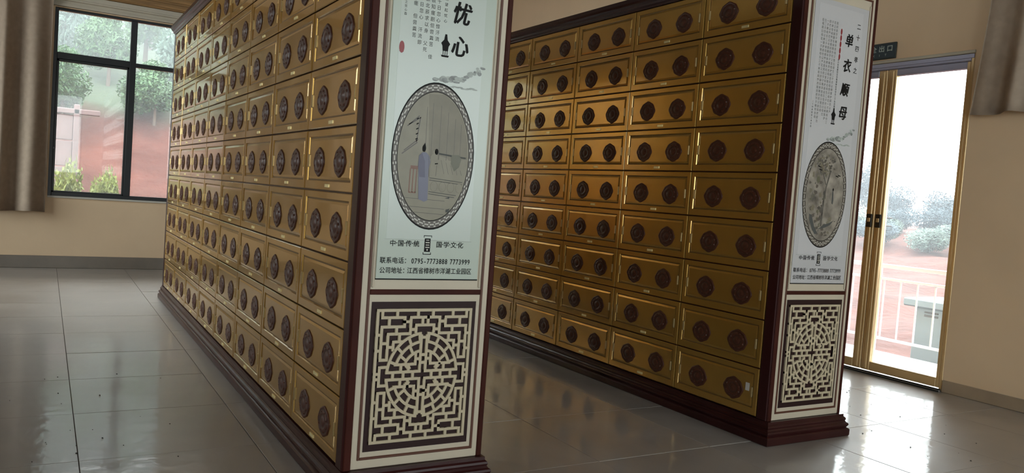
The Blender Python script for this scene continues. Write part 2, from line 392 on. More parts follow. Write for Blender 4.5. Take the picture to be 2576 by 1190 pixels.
# exit sign
sg = empty('exit_sign', (XR, 3.88, 2.36), 'dark teal exit sign plate with pale characters above the glass door', 'sign')
yA, yB_ = 3.69, 4.0
part('sign_plate', MB().bbox(XR-.014, XR-.001, yA, yB_, 2.355, 2.475, .003), 'sign_edge', sg)
mb = MB().bbox(XR-.016, XR-.013, yA+.009, yB_-.009, 2.365, 2.466, .001); part('sign_face', mb, 'sign', sg)
pl = lambda u, z: (XR-.0172, yB_-u, z)
mb = MB()
for k, ch in enumerate('安全出口'): put(mb, ch, .060+k*.067, 2.432, .052, .050, pl, .015)
for k, ch in enumerate('EXIT'): put(mb, ch, .08+k*.05, 2.386, .024, .022, pl, .01)
part('sign_lettering', mb, 'sign_text', sg)

# ------------------------------------------------------------------ columbarium cabinets
CW, CH, NX, NR, ZB = .603, .245, 8, 9, .115
WID = .54
YD = 2.71                                           # near edge of the first column of doors
# one niche door, facing -x, local origin at its centre on the face plane
def door_mesh():
    mb = MB(); w, h = CW/2-.003, CH/2-.003
    rings = [((-w, w, -h, h), .0), ((-w, w, -h, h), -.010), ((-w+.003, w-.003, -h+.003, h-.003), -.013),
             ((-w+.026, w-.026, -h+.034, h-.026), -.013), ((-w+.029, w-.029, -h+.037, h-.029), -.0085),
             ((-w+.034, w-.034, -h+.042, h-.034), -.0085), ((-w+.044, w-.044, -h+.052, h-.044), -.011)]
    vs = []
    for (a, b, c, d), x in rings: vs += [(x, a, c), (x, b, c), (x, b, d), (x, a, d)]
    fs = []; mi = []
    for k in range(len(rings)-1):
        for i in range(4):
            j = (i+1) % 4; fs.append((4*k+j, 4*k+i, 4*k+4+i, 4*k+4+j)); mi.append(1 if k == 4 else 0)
    n = 4*(len(rings)-1); fs.append((n+3, n+2, n+1, n)); mi.append(0)
    mb.add(vs, fs); mb.m = mi; return mb
ME_DOOR = door_mesh().mesh('niche_door', ['gold_door', 'gold_edge'])
def emblem_mesh():
    mb = MB(); N = 32; RY, RZ = .067, .057
    def rad(t, k):
        # rounded lozenge with four small points and lobes between
        c, s = abs(math.cos(t)), abs(math.sin(t)); base = (c**1.85+s**1.85)**(-1/1.85)
        lob = .030*math.cos(8*t)+.012*math.cos(4*t)
        return base*(1+lob*k)
    prof = [(1., 0, 1), (1.0, .006, 1), (.93, .011, 1), (.86, .010, .8), (.80, .0075, .6), (.72, .0125, .6), (.60, .016, .6), (.50, .0165, .4), (.45, .013, .3), (.36, .013, .2), (.28, .0185, 0), (.16, .022, 0)]
    vs = []
    for r, x, k in prof:
        for i in range(N):
            t = 2*PI*i/N; q = rad(t, k)*r; vs.append((-x*.48, q*RY*math.cos(t), q*RZ*math.sin(t)))
    vs.append((-.0118, 0, 0)); fs = []
    for a in range(len(prof)-1):
        for i in range(N): j = (i+1) % N; fs.append((a*N+j, a*N+i, a*N+N+i, a*N+N+j))
    L = (len(prof)-1)*N
    for i in range(N): fs.append((L+(i+1) % N, L+i, len(vs)-1))
    mb.add(vs, fs, 0, True)
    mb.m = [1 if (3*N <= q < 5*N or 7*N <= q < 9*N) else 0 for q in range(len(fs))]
    for i in range(8):                               # raised curls between rim and boss
        t = 2*PI*(i+.5)/8; c = Vector((-.0055, .66*RY*math.cos(t), .66*RZ*math.sin(t)))
        tv = Vector((0, -math.sin(t)*.011, math.cos(t)*.0095)); rv = Vector((0, math.cos(t)*.007, math.sin(t)*.006))
        p = [c+tv, c+rv, c-tv, c-rv]; mb.add(p+[c+Vector((-.0048, 0, 0))], [(1, 0, 4), (2, 1, 4), (3, 2, 4), (0, 3, 4)], 0, False)
    return mb
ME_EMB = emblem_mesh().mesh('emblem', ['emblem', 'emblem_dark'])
ME_TAG = MB().bbox(-.0165, -.012, -.024, .024, -.0065, .0065, .001).mesh('label_tag', 'tag')
ME_PULL = MB().bbox(-.016, -.007, -.006, .006, -.026, .026, .002).mesh('finger_pull', 'pull')

def add_lattice(parent, u0, u1, z0, z1, px, yf):
    """beige fretwork: bars in normalised coordinates, four-fold symmetric"""
    w, h = u1-u0, z1-z0; mb = MB(); t = .0105/2; ya, yb = yf-.007, yf+.001; cnt = [0]
    def nxt():
        cnt[0] += 1; return ya-(cnt[0]*5 % 19)*.00007
    def X(u): return px+u0+u*w
    def Z(v): return z0+(1-v)*h
    def Hb(a, b, v):
        for vv in {v, 1-v}:
            for p, q in {(a, b), (1-b, 1-a)}: mb.box(X(p)-t, X(q)+t, nxt(), yb, Z(vv)-t, Z(vv)+t)
    def Vb(u, a, b):
        for uu in {u, 1-u}:
            for p, q in {(a, b), (1-b, 1-a)}: mb.box(X(uu)-t, X(uu)+t, nxt(), yb, Z(q)-t, Z(p)+t)
    Hb(0, 1, 0); Vb(0, 0, 1)
    Vb(.047, 0, .055); Hb(.047, .28, .055); Vb(.20, 0, .055); Vb(.28, .055, .125); Hb(.047, .28, .125); Vb(.12, .055, .125)
    Vb(.047, .125, .375); Hb(.047, .115, .375); Vb(.115, .18, .375); Hb(.115, .345, .18); Vb(.2, .125, .18)
    Vb(.345, .055, .18); Hb(.345, .655, .055); Hb(.28, .345, .088); Hb(.405, .595, .115); Vb(.405, .115, .165)
    Vb(.42, 0, .055); Vb(.472, .055, .115); Hb(.345, .405, .148)
    Hb(.175, .265, .24); Vb(.175, .24, .30); Vb(.235, .18, .24); Hb(.115, .175, .28)
    Hb(0, .047, .185); Hb(.047, .115, .25); Hb(0, .047, .305)
    Hb(.047, .12, .43); Vb(.047, .43, .57); Hb(0, .047, .48)
    # the roundel
    RX, RY = .375, .322
    def arc(k, a0, a1, n=16):
        for sx in (1, -1):
            for sy in (1, -1):
                vs = []; yq = nxt()
                for i in range(n+1):
                    an = a0+(a1-a0)*i/n
                    for dr_ in (-t, t):
                        for y in (yq, yb):
                            ru, rv = RX*k*w+dr_, RY*k*h+dr_
                            vs.append((X(.5)+sx*ru*math.cos(an), y, Z(.5)+sy*rv*math.sin(an)))
                fs = []
                for i in range(n):
                    q = 4*i
                    for e in ((0, 2, 6, 4), (1, 5, 7, 3), (0, 4, 5, 1), (2, 3, 7, 6)): fs.append(tuple(q+m for m in (e if sx*sy > 0 else e[::-1])))
                fs += [(0, 1, 3, 2), (4*n, 4*n+2, 4*n+3, 4*n+1)]
                mb.add(vs, fs)
    def spoke(k0, k1, an):
        for sx in (1, -1):
            for sy in (1, -1):
                c, s_ = math.cos(an)*sx, math.sin(an)*sy
                a = Vector((X(.5)+RX*k0*w*c, 0, Z(.5)+RY*k0*h*s_)); b = Vector((X(.5)+RX*k1*w*c, 0, Z(.5)+RY*k1*h*s_))
                d = (b-a).normalized(); n_ = Vector((-d.z, 0, d.x))*t
                yq = nxt(); vs = [(p.x, y, p.z) for p in (a-n_, a+n_, b+n_, b-n_) for y in (yq, yb)]
                mb.add(vs, [(0, 2, 4, 6), (7, 5, 3, 1), (0, 1, 3, 2), (2, 3, 5, 4), (4, 5, 7, 6), (6, 7, 1, 0)])
    g = .03
    arc(1, math.asin(.028/RY), PI/2-math.asin(g/RX))
    arc(.80, math.asin(.085/RY/.8), PI/2-math.asin(g/RX/.8))
    arc(.585, .62, PI/2-math.asin(g/RX/.585))
    for a in (20, 42, 64, 82): spoke(.80, 1, math.radians(a))
    for a in (36, 60): spoke(.585, .80, math.radians(a))
    # scroll at the end of the inner arc
    for sx in (1, -1):
        for sy in (1, -1):
            pts = []
            for i in range(9):
                an = .62-1.0*i/8*2.6; r = .060*(1-.55*i/8)
                cu, cv = .585*RX*math.cos(.62)-.045, .585*RY*math.sin(.62)-.028
                pts.append(Vector((X(.5+sx*(cu+r*math.cos(an+.2))), 0, Z(.5-sy*(cv+r*math.sin(an+.2)*.8)))))
            for p, q in zip(pts, pts[1:]):
                d = (q-p).normalized(); n_ = Vector((-d.z, 0, d.x))*t*.9
                yq = nxt(); vs = [(c.x, y, c.z) for c in (p-n_, p+n_, q+n_, q-n_) for y in (yq, yb)]
                mb.add(vs, [(0, 2, 4, 6), (7, 5, 3, 1), (0, 1, 3, 2), (2, 3, 5, 4), (4, 5, 7, 6), (6, 7, 1, 0)])
    Hb(.5-RX, .47, .472); Vb(.47, .20, .472); Hb(.5-.8*RX+.01, .42, .415); Vb(.42, .345, .415)
    Hb(.47, .53, .21); Hb(.47, .53, .345); Hb(.47, .53, .405); Hb(.42, .47, .375)
    for u in (.27, .35): Vb(u, .415, .472)
    for u in (.19, .30, .40): Vb(u, .472, .528)
    part('lattice', mb, 'lattice', parent)

def ell(cu, cz, ru, rz, n=40, a0=0, a1=2*PI): return [(cu+ru*math.cos(a0+(a1-a0)*i/n), cz+rz*math.sin(a0+(a1-a0)*i/n)) for i in range(n)]

def end_panel(root, px, yf, kind):
    """printed board, inlay and fretwork on the near end, facing -y at y=yf"""
    A = kind == 'A'
    ep = part('end_panel', MB().bbox(px+.016, px+.526, yf, yf+.03, .113, 2.29, .003), 'cream_board', root, label='cream end board framed by a brown inlay line')
    # brown inlay frame, proud by a hair, and the red rail
    mb = MB(); u0, u1, z0, z1 = .040, .503, .146, 2.262; k = .010
    for a, b, c, d in ((u0, u0+k, z0, z1), (u1-k, u1, z0, z1), (u0+k, u1-k, z0, z0+k), (u0+k, u1-k, z1-k, z1)): mb.bbox(px+a, px+b, yf-.004, yf+.001, c, d, .0015)
    part('inlay_strip', mb, 'inlay', ep)
    part('red_rail', MB().bbox(px+.050, px+.493, yf-.006, yf+.001, .744, .763, .002), 'wood_red', ep)
    # recessed look: raised beads at each side of the printed board
    mb = MB(); mb.bbox(px+.054, px+.062, yf-.007, yf+.001, .770, 2.23, .003); mb.bbox(px+.481, px+.489, yf-.007, yf+.001, .770, 2.23, .003)
    part('side_bead', mb, 'cream_board', ep)
    bd, lt = ('glass_board', 'glass_light') if A else ('glass_board_b', 'glass_light_b')
    b0, b1 = .066, .474
    pb = part('printed_board', MB().bbox(px+b0, px+b1, yf-.005, yf+.001, .802, 2.205, .001), bd, ep, label='pale glossy board printed with calligraphy and an oval picture')
    part('painted_board_shadow', MB().box(px+b0, px+b1, yf-.0045, yf+.001, .798, .803), 'ink', ep)  # dark strip painting the shadow line along the board's lower edge
    l1 = .0056
    def P(d): return lambda u, z: (px+u, yf-d, z)
    part('print_ground', MB().box(px+.095, px+.43, yf-l1, yf-.004, .946, 2.18), lt, ep)
    part('print_rule', MB().box(px+.088, px+.437, yf-l1, yf-.004, .9435, .9452), 'ink_pale', ep)
    # contact lines
    mb = MB(); q = P(.0062)
    for k_, ch in enumerate('中国传统'): put(mb, ch, .122+k_*.0305, .930, .024, .024, q, .012)
    for k_, ch in enumerate('国学文化'): put(mb, ch, .304+k_*.0295, .930, .024, .024, q, .012)
    part('heading_lettering', mb, 'ink', ep)['kind'] = 'stuff'; mb = MB()
    for k_ in range(3):
        for b in (.137+k_*.0305, .3185+k_*.0295): mb.box(px+b-.002, px+b+.002, yf-.0062, yf-.005, .9295, .9325)
    # bracketed dark label between the two halves
    bx = .257
    for zz, s_ in ((.961, -1), (.893, 1)):
        mb.box(px+bx-.016, px+bx+.016, yf-.0062, yf-.005, zz-.0012, zz+.0012)
        for u in (bx-.015, bx+.015): mb.box(px+u-.001, px+u+.001, yf-.0062, yf-.005, min(zz, zz+.007*s_), max(zz, zz+.007*s_))
    mb.box(px+bx-.0115, px+bx+.0115, yf-.0062, yf-.005, .902, .951)
    part('label_bracket', mb, 'ink', ep)['kind'] = 'stuff'; mb = MB()
    for k_, ch in enumerate('联系电话：'): put(mb, ch, .088+k_*.0232, .868, .0225, .024, q, .010)
    for k_, ch in enumerate('0795-7773888'): put(mb, ch, .203+k_*.0122, .868, .021, .027, q, .012)
    for k_, ch in enumerate('7773999'): put(mb, ch, .358+k_*.0122, .868, .021, .027, q, .012)
    part('phone_lettering', mb, 'ink', ep)['kind'] = 'stuff'; mb = MB()
    for k_, ch in enumerate('公司地址：'): put(mb, ch, .088+k_*.0220, .832, .0215, .024, q, .010)
    for k_, ch in enumerate('江西省樟树市洋湖工业园区'): put(mb, ch, .194+k_*.0219, .832, .0215, .024, q, .010)
    part('address_lettering', mb, 'ink', ep)
    mb = MB()
    for zz, hw, hh in ((.945, .006, .0015), (.936, .008, .0022), (.927, .007, .0018), (.9185, .008, .0022), (.9095, .003, .003)):
        mb.box(px+bx-hw, px+bx+hw, yf-.0068, yf-.006, zz-hh, zz+hh)
    part('label_marks', mb, 'print_white', ep)
    # title calligraphy
    mb = MB(); q = P(.0066)
    if A: chars = [('尝', 2.02, .075, 0), ('粪', 1.90, .075, 0), ('忧', 1.775, .082, -.04), ('心', 1.657, .078, .06)]; tu = .335
    else: chars = [('单', 2.03, .066, 0), ('衣', 1.905, .068, .03), ('顺', 1.785, .068, -.03), ('母', 1.668, .07, .04)]; tu = .338
    for ch, zz, sz, rr in chars:
        mc = MB()
        for k_, (da, db) in enumerate(((0, 0), (.0026, .0008), (-.0022, .0012), (.0004, -.0016))): put(mc, ch, tu+da, zz+db, sz*.92, sz*1.04, P(.0066+.00004*k_), 0., shear=.16, rot=rr)
        part('title_character', mc, 'ink', ep)
    for k_, ch in enumerate('二十四孝之'): put(mb, ch, .402, (2.11 if not A else 2.12)-k_*.055, .030, .032, q, .01)
    part('series_lettering', mb, 'ink', ep)
    # story columns
    mb = MB()
    if A:
        txt = '南齐庾黔娄为孱陵令到县未十日忽心惊汗流即弃官归时父疾始二日医曰欲知瘥剧但尝粪苦则佳黔娄尝之甜心甚忧之至夕稽颡北辰求以身代父死'
        cols, top, dz, du, n, sz, u_r = 5, 2.07, .0222, .0225, 22, .0165, .240
    else:
        txt = '周闵损字子骞早丧母父娶后母生二子衣以棉絮妒损衣以芦花父令损御车体寒失纼父查知故欲出后母损曰母在一子寒母去三子单母闻悔改'
        cols, top, dz, du, n, sz, u_r = 7, 2.10, .0182, .0178, 28, .0150, .236
    k_ = 0
    for c in range(cols):
        ln = n-(c*5+3) % 4
        for r in range(ln):
            ch = txt[k_ % len(txt)]; k_ += 1
            if A and (r*7+c*3) % 11 == 0: continue
            put(mb, ch, u_r-c*du, top-r*dz, sz, sz*1.05, P(.0062), .006)
    part('story_lettering', mb, 'ink_grey' if A else 'ink_story', ep)
    mb = MB(); poem = '到县未旬日椿庭遗疾深愿将身代死北望起忧心' if A else '闵氏有贤郎何曾怨晚娘尊前贤母在三子免风霜'
    for r, ch in enumerate(poem): put(mb, ch, .268, (2.11 if A else 1.925)-r*(.0195 if A else .0122), .0135 if A else .0115, .0135 if A else .0115, P(.0062), .008)
    for r in range(10): put(mb, '二十四孝图说之忧心图'[r] if A else '二十四孝图说之单衣图'[r], .113 if A else .107, (1.86 if A else 1.70)-r*.0135, .0095, .0105, P(.0062), .01)
    part('poem_lettering', mb, 'ink_grey', ep)
    # red seals
    mb = MB()
    if A:
        mb.poly([(px+u, yf-.0063, z) for u, z in ell(.107, 1.622, .010, .021, 20)])
        for k_ in range(3): mb.box(px+.099, px+.115, yf-.0064, yf-.006, 1.606+k_*.012, 1.612+k_*.012)
    else:
        for k_ in range(5): mb.poly([(px+u, yf-.0063, z) for u, z in ell(.272, 2.065-k_*.031, .0066, .0155, 16)])
    part('red_seal', mb, 'seal', ep)
    # little lamp drawn in ink
    mb = MB(); lu, lz = (.275, 1.655) if A else (.268, 1.648); q = .0066
    shp = [(-.004, .038), (.004, .038), (.007, .018), (.019, .005), (.013, -.005), (.011, -.022), (-.011, -.022), (-.013, -.005), (-.019, .005), (-.007, .018)]
    mb.poly([(px+lu+a*.95, yf-q, lz+b) for a, b in shp[::-1]])
    for u in (-.008, 0, .008): mb.box(px+lu+u-.0012, px+lu+u+.0012, yf-q, yf-.005, lz-.036, lz-.021)
    mb.poly([(px+lu+a, yf-q, lz+b) for a, b in ((-.013, -.044), (.013, -.044), (.016, -.037), (-.016, -.037))])
    part('lamp_motif', mb, 'ink', ep)
    # ink wash mountains and cloud
    mb = MB(); mz = 1.545
    rl_ = random.Random(31)
    for k_ in range(34):
        q_ = k_/33; a = .255+.18*q_+rl_.uniform(-.012, .012); b = -.012+.058*max(0, q_-.45)/.55+rl_.uniform(-.008, .010)
        mb.poly([(px+u, yf-.0060-.00001*k_, mz+z) for u, z in ell(a, b, rl_.uniform(.006, .017)*(1.15-q_*.5), rl_.uniform(.003, .009), 12)], 1 if rl_.random() < .3 else 0)
    for k_ in range(9):
        a = .31+k_*.012; mb.poly([(px+u, yf-.0060-.00001*k_, mz+z) for u, z in ell(a, -.034+rl_.uniform(-.004, .004), .012, .0028, 10)])
    part('ink_landscape', mb, ['ink_pale', 'ink_mid'], ep)
    # oval picture
    cu, cz, RU, RZ = .258, 1.250, .160, .261
    mats = ['print_brown', 'print_tan', 'print_tan2', 'print_white', 'ink', 'print_blue', 'print_blue2', 'print_red', 'print_green', 'ink_grey', 'print_rock', 'print_rock2']
    mb = MB()
    def oval(ru, rz, d, mi): mb.poly([(px+u, yf-d, z) for u, z in ell(cu, cz, ru, rz, 56)], mi)
    oval(RU+.004, RZ+.006, .0060, 4); oval(RU, RZ, .0062, 0); oval(RU-.017, RZ-.026, .0064, 4); oval(RU-.019, RZ-.029, .0066, 1 if A else 10)
    for i in range(44):                              # fret marks round the rim
        an = 2*PI*i/44
        for dr_, ll in ((-.0085, .62), (-.0035, .3), (-.0135, .3)):
            ph = an+(.07 if dr_ == -.0085 else 0)
            r1, r2 = RU+dr_, RZ+dr_*1.5; ds = .0085*ll/.62
            c, s_ = math.cos(ph), math.sin(ph); tx, tz = -RU*s_, RZ*c; L_ = math.hypot(tx, tz); tx, tz = tx/L_, tz/L_; nx, nz = tz, -tx
            vs = [(px+cu+r1*c+tx*a*ds+nx*b*.0022, yf-.0065, cz+r2*s_+tz*a*ds+nz*b*.0022) for a, b in ((-1, -1), (1, -1), (1, 1), (-1, 1))]
            mb.add(vs, [(0, 3, 2, 1)], 3)
    def inside(u, z, m=.0): return (u-cu)**2/(RU-.021-m)**2+(z-cz)**2/(RZ-.031-m)**2 < 1
    def pg(pts, d, mi):
        mb.poly([(px+cu+a, yf-d, cz+b) for a, b in pts], mi)
    def ln(a, b, th, d, mi):
        a = Vector((a[0], a[1])); b = Vector((b[0], b[1])); n_ = (b-a).normalized(); n_ = Vector((-n_.y, n_.x))*th/2
        pts = [a+n_, a-n_, b-n_, b+n_]; mb.add([(px+cu+p.x, yf-d, cz+p.y) for p in pts], [(0, 1, 2, 3)], mi)
    if A:
        # bed curtain and back wall
        pg([(-.035, .222), (.03, .226), (.08, .19), (.115, .13), (.132, .06), (.136, .0), (.075, -.01), (-.02, -.01)], .0068, 2)
        for u in (-.035, -.012, .02, .05, .08, .105): ln((u, -.01), (u-.002, .20-abs(u)*.7), .0015, .0070, 0)
        # window at left
        for a, b in (((-.105, .105), (-.06, .135)), ((-.125, .0), (-.068, .045)), ((-.072, .045), (-.062, .135)), ((-.118, .012), (-.066, .056)), ((-.066, .14), (-.11, .10))): ln(a, b, .004, .0070, 0)
        for k_ in range(5): ln((-.076, .055+k_*.018), (-.068, .06+k_*.018), .004, .0072, 4)
        # floor lines
        for zz in (-.155, -.185, -.205): ln((-.105+abs(zz+.155)*.6, zz), (.055, zz-.004), .0018, .0070, 0)
        # bed with quilt, roundels
        ln((.02, .012), (.13, .004), .006, .0072, 9)
        pg([(.022, .005), (.055, -.002), (.075, -.03), (.11, -.05), (.128, -.07), (.02, -.07)], .0070, 1)
        for k_ in range(5): ln((.03+k_*.02, -.01-k_*.008), (.045+k_*.018, -.06), .0012, .0074, 0)
        pg([(.072, .012), (.10, .014), (.112, .0), (.105, -.03), (.085, -.048), (.07, -.02)], .0074, 8)
        for zz in (-.078, -.086, -.128, -.136): ln((-.012, zz), (.122-max(0, -zz-.1)*.8, zz-.008), .0022, .0072, 9)
        for k_ in range(4): mb.poly([(px+cu+a, yf-.0072, cz+b) for a, b in ell(.008+k_*.034, -.108, .015, .019, 16)], 2); mb.poly([(px+cu+a, yf-.0074, cz+b) for a, b in ell(.008+k_*.034, -.108, .013, .017, 16)], 1)
        pg([(.055, -.148), (.075, -.142), (.072, -.15)], .0074, 9); pg([(.062, -.19), (.078, -.185), (.074, -.2), (.062, -.2)], .0074, 9)
        # stool
        ln((-.088, -.045), (-.06, -.045), .012, .0072, 7)
        for u in (-.088, -.076, -.063): ln((u, -.05), (u-.001, -.135), .004, .0072, 7)
        ln((-.09, -.135), (-.062, -.135), .005, .0072, 7)
        # standing figure in grey-blue robe
        pg([(-.056, .0), (-.045, .012), (-.03, .012), (-.018, .0), (-.012, -.02), (-.018, -.05), (-.016, -.09), (-.014, -.16), (-.028, -.166), (-.05, -.158), (-.056, -.08), (-.058, -.03)], .0076, 6)
        pg([(-.058, .0), (-.046, .008), (-.034, -.02), (-.030, -.078), (-.052, -.078), (-.06, -.04)], .0078, 5)
        mb.poly([(px+cu+a, yf-.0078, cz+b) for a, b in ell(-.040, .026, .007, .013, 14)], 4)
        pg([(-.045, .034), (-.038, .046), (-.034, .034)], .0080, 4)
        # second figure, pale
        pg([(-.012, .0), (.004, .018), (.016, .004), (.014, -.04), (.018, -.072), (-.010, -.072), (-.012, -.03)], .0074, 1)
        mb.poly([(px+cu+a, yf-.0078, cz+b) for a, b in ell(.010, .018, .007, .011, 14)], 4); mb.poly([(px+cu+a, yf-.0078, cz+b) for a, b in ell(.002, .014, .006, .009, 14)], 1)
        ln((.006, -.026), (.018, -.024), .004, .0078, 4)
        for a, b in (((-.02, -.0), (-.014, -.075)), ((.014, -.03), (.012, -.07))): ln(a, b, .0014, .0080, 0)
    else:
        # rock face with tree, small figure
        rr_ = random.Random(11); cnt = 0
        def rag(a, b, r, sq, mi):
            nonlocal cnt
            if not inside(cu+a, cz+b, r*max(1, sq)+.002): return
            cnt += 1
            pts = [(a+r*rr_.uniform(.45, 1.1)*math.cos(2*PI*i/11), b+r*sq*rr_.uniform(.45, 1.1)*math.sin(2*PI*i/11)) for i in range(11)]
            pg(pts, .0068+.000004*cnt, mi)
        for _ in range(90):                          # washed rocks down the left and along the foot
            a, b = rr_.uniform(-.13, .0), rr_.uniform(-.2, .17); rag(a, b, rr_.uniform(.005, .016), rr_.uniform(.7, 1.8), rr_.choice([2, 8, 10, 11, 0]))
        for _ in range(40):
            a, b = rr_.uniform(-.09, .1), rr_.uniform(-.215, -.12); rag(a, b, rr_.uniform(.006, .02), rr_.uniform(.4, .9), rr_.choice([2, 10, 11, 0]))
        for _ in range(80):                          # crown of the tree
            t_ = rr_.uniform(0, 6.28); q_ = rr_.random()**.5
            rag(-.005+.075*q_*math.cos(t_), .155+.05*q_*math.sin(t_), rr_.uniform(.004, .013), rr_.uniform(.5, 1), rr_.choice([11, 11, 0, 2]))
        for p_, q_, w_ in (((-.012, -.16), (-.006, -.03), .013), ((-.007, -.04), (.004, .04), .011), ((.003, .035), (.03, .125), .009), ((.002, .05), (-.045, .14), .006)):
            cnt += 1; ln(p_, q_, w_, .0068+.000004*cnt, 11)
        for a, b in ((-.07, .14), (-.06, .125), (.07, .10), (.085, .105)): ln((a, b), (a+.022, b-.004), .005, .0076, 4)
        pg([(-.105, -.10), (-.085, -.105), (-.06, -.16), (-.03, -.195), (-.05, -.20), (-.075, -.175), (-.10, -.13)], .0074, 9)
        pg([(-.03, -.175), (.01, -.15), (.05, -.14), (.085, -.125), (.06, -.15), (.02, -.165)], .0074, 9)
        pg([(.055, .02), (.063, .025), (.068, -.02), (.066, -.045), (.056, -.04)], .0074, 9); mb.poly([(px+cu+x, yf-.0076, cz+z) for x, z in ell(.06, .03, .005, .008, 10)], 4)
    part('oval_picture', mb, mats, ep)
    # fretwork panel
    part('lattice_ground', MB().box(px+.060, px+.478, yf-.002, yf+.001, .175, .718), 'lattice_back', ep)
    add_lattice(ep, .083, .455, .208, .688, px, yf-.002)

def cabinet(px, name_label, kind):
    yd1 = YD+NX*CW; ye = YD-.068; yend = yd1+.05
    root = empty('columbarium_cabinet', (px+WID/2, (ye+yend)/2, 0), name_label, 'cabinet')
    x1 = px+WID
    part('carcass', MB().box(px+.004, x1-.004, ye+.028, yend, .05, 2.345), 'wood', root)
    # dark back board behind the doors is the carcass; lacquered posts at the corners
    for a, b in ((ye, YD-.003), (yd1+.003, yend)):
        part('corner_post', MB().bbox(px-.016, px+.016, a, b, .11, 2.325, .005), 'wood', root)
    part('corner_post', MB().bbox(x1-.014, x1+.010, ye, ye+.07, .11, 2.325, .005), 'wood_red', root)
    part('corner_bead', MB().bbox(px-.010, px+.018, ye-.006, ye+.002, .112, 2.325, .003), 'wood_red', root)
    pr = [(.040, 0), (.043, .006), (.043, .034), (.037, .040), (.030, .044), (.034, .050), (.038, .058), (.036, .066), (.028, .071), (.024, .078), (.027, .086), (.025, .094), (.018, .100), (.017, .112)]
    part('plinth', MB().ring(px, x1, ye, yend, pr), 'wood', root)
    cr = [(.016, 2.320), (.018, 2.330), (.026, 2.338), (.028, 2.350), (.038, 2.360), (.044, 2.372), (.044, 2.396)]
    part('crown', MB().ring(px, x1, ye, yend, cr), 'wood', root)
    part('rear_panel', MB().bbox(x1-.006, x1+.003, YD, yd1, .12, 2.31, .002), 'gold_door', root)
    first = None
    for c in range(NX):
        for r in range(NR):
            d = link('niche_door', ME_DOOR, root)
            d.location = (px-root.location.x, YD+(c+.5)*CW-root.location.y, ZB+(NR-1-r+.5)*CH)
            d.rotation_euler = (0, random.uniform(-.0025, .0025), random.uniform(-.0030, .0030))
            for s in (-.215, .215): link('emblem', ME_EMB, d, (-.0108, (s-.014)*CW, -.010))
            if not (kind == 'B' and c == 0 and r > 0): link('label_tag', ME_TAG, d, (0, -.006, -CH/2+.0205))
            for s in (-1, 1): link('finger_pull', ME_PULL, d, (0, s*(CW/2-.040), -.004))
    end_panel(root, px, ye, kind)
    return root
XA, XB = .956, 3.117
cabinet(XA, 'nearer gold niche cabinet whose green-white end board shows a robed figure beside a bed', 'A')
cb = cabinet(XB, 'gold niche cabinet beside the glass door, its greyish end board picturing rocks and a tree', 'B')
part('paper_sticker', MB().box(XB-.0150, XB-.0128, YD+.055, YD+.080, .235, .275), 'paper', cb, label='small white paper sticker on the lowest near door')

# ------------------------------------------------------------------ curtains
def curtain(name, label, axis, x_of, a0, a1, z0, z1, folds, amp, flare, seed):
    rnd = random.Random(seed); n = 90; rows = 14
    ph = [rnd.uniform(0, 6.28) for _ in range(4)]
    mb = MB(); vs = []
    for side in (0, 1):
        for j in range(rows+1):
            v = j/rows; z = z1+(z0-z1)*v
            for i in range(n+1):
                s = i/n; a = a0+(a1-a0)*s
                k = math.sin(s*folds*2*PI+ph[0]+.35*math.sin(v*2+ph[1]))+.45*math.sin(s*folds*4.3+ph[2]+v)+.25*math.sin(s*folds*9.1+ph[3])
                dep = amp*k*(.75+.35*v); a += flare*(v**1.3)*(s-.0 if flare > 0 else 1-s)
                zz = z+.006*math.sin(s*19+ph[1])*(v == 1)
                d = x_of+dep+(.004 if side else 0)
                vs.append((a, d, zz) if axis == 'y' else (d, a, zz))
    R = (n+1)*(rows+1); fs = []
    for j in range(rows):
        for i in range(n):
            q = j*(n+1)+i; f = (q, q+1, q+n+2, q+n+1); fs.append(f); fs.append(tuple(m+R for m in f[::-1]))
    for i in range(n):
        q = rows*(n+1)+i; fs.append((q, q+R, q+R+1, q+1)); fs.append((i, i+1, i+1+R, i+R))
    for j in range(rows):
        for q in (j*(n+1), j*(n+1)+n): fs.append((q, q+n+1, q+n+1+R, q+R))
    mb.add(vs, fs, 0, True)
    c0 = (a0+a1)/2
    root = empty(name, (c0, x_of, z0) if axis == 'y' else (x_of, c0, z0), label, 'curtain')
    part('cloth', mb, 'curtain', root)
    rl = MB()
    if axis == 'y':
        rl.cyl((a0-.1, x_of, z1+.012), (a1+.05, x_of, z1+.012), .014); wl = YF
        for a in (a0, a1): rl.box(a-.01, a+.01, x_of, wl, z1+.004, z1+.02)
    else:
        rl.cyl((x_of, a0-.1, z1+.012), (x_of, a1+.05, z1+.012), .014); wl = XR
        for a in (a0, a1): rl.box(x_of, wl, a-.01, a+.01, z1+.004, z1+.02)
    part('curtain_rail', rl, 'rail_metal', root)
curtain('curtain', 'long taupe curtain drawn to the left of the far window', 'y', YF-.13, -1.25, .022, .605, 3.02, 5.2, .048, -.04, 3)
curtain('curtain', 'short taupe curtain hanging above the right wall beside the glass door', 'x', XR-.12, 1.95, 2.93, 1.89, 3.25, 4.6, .030, .10, 8)

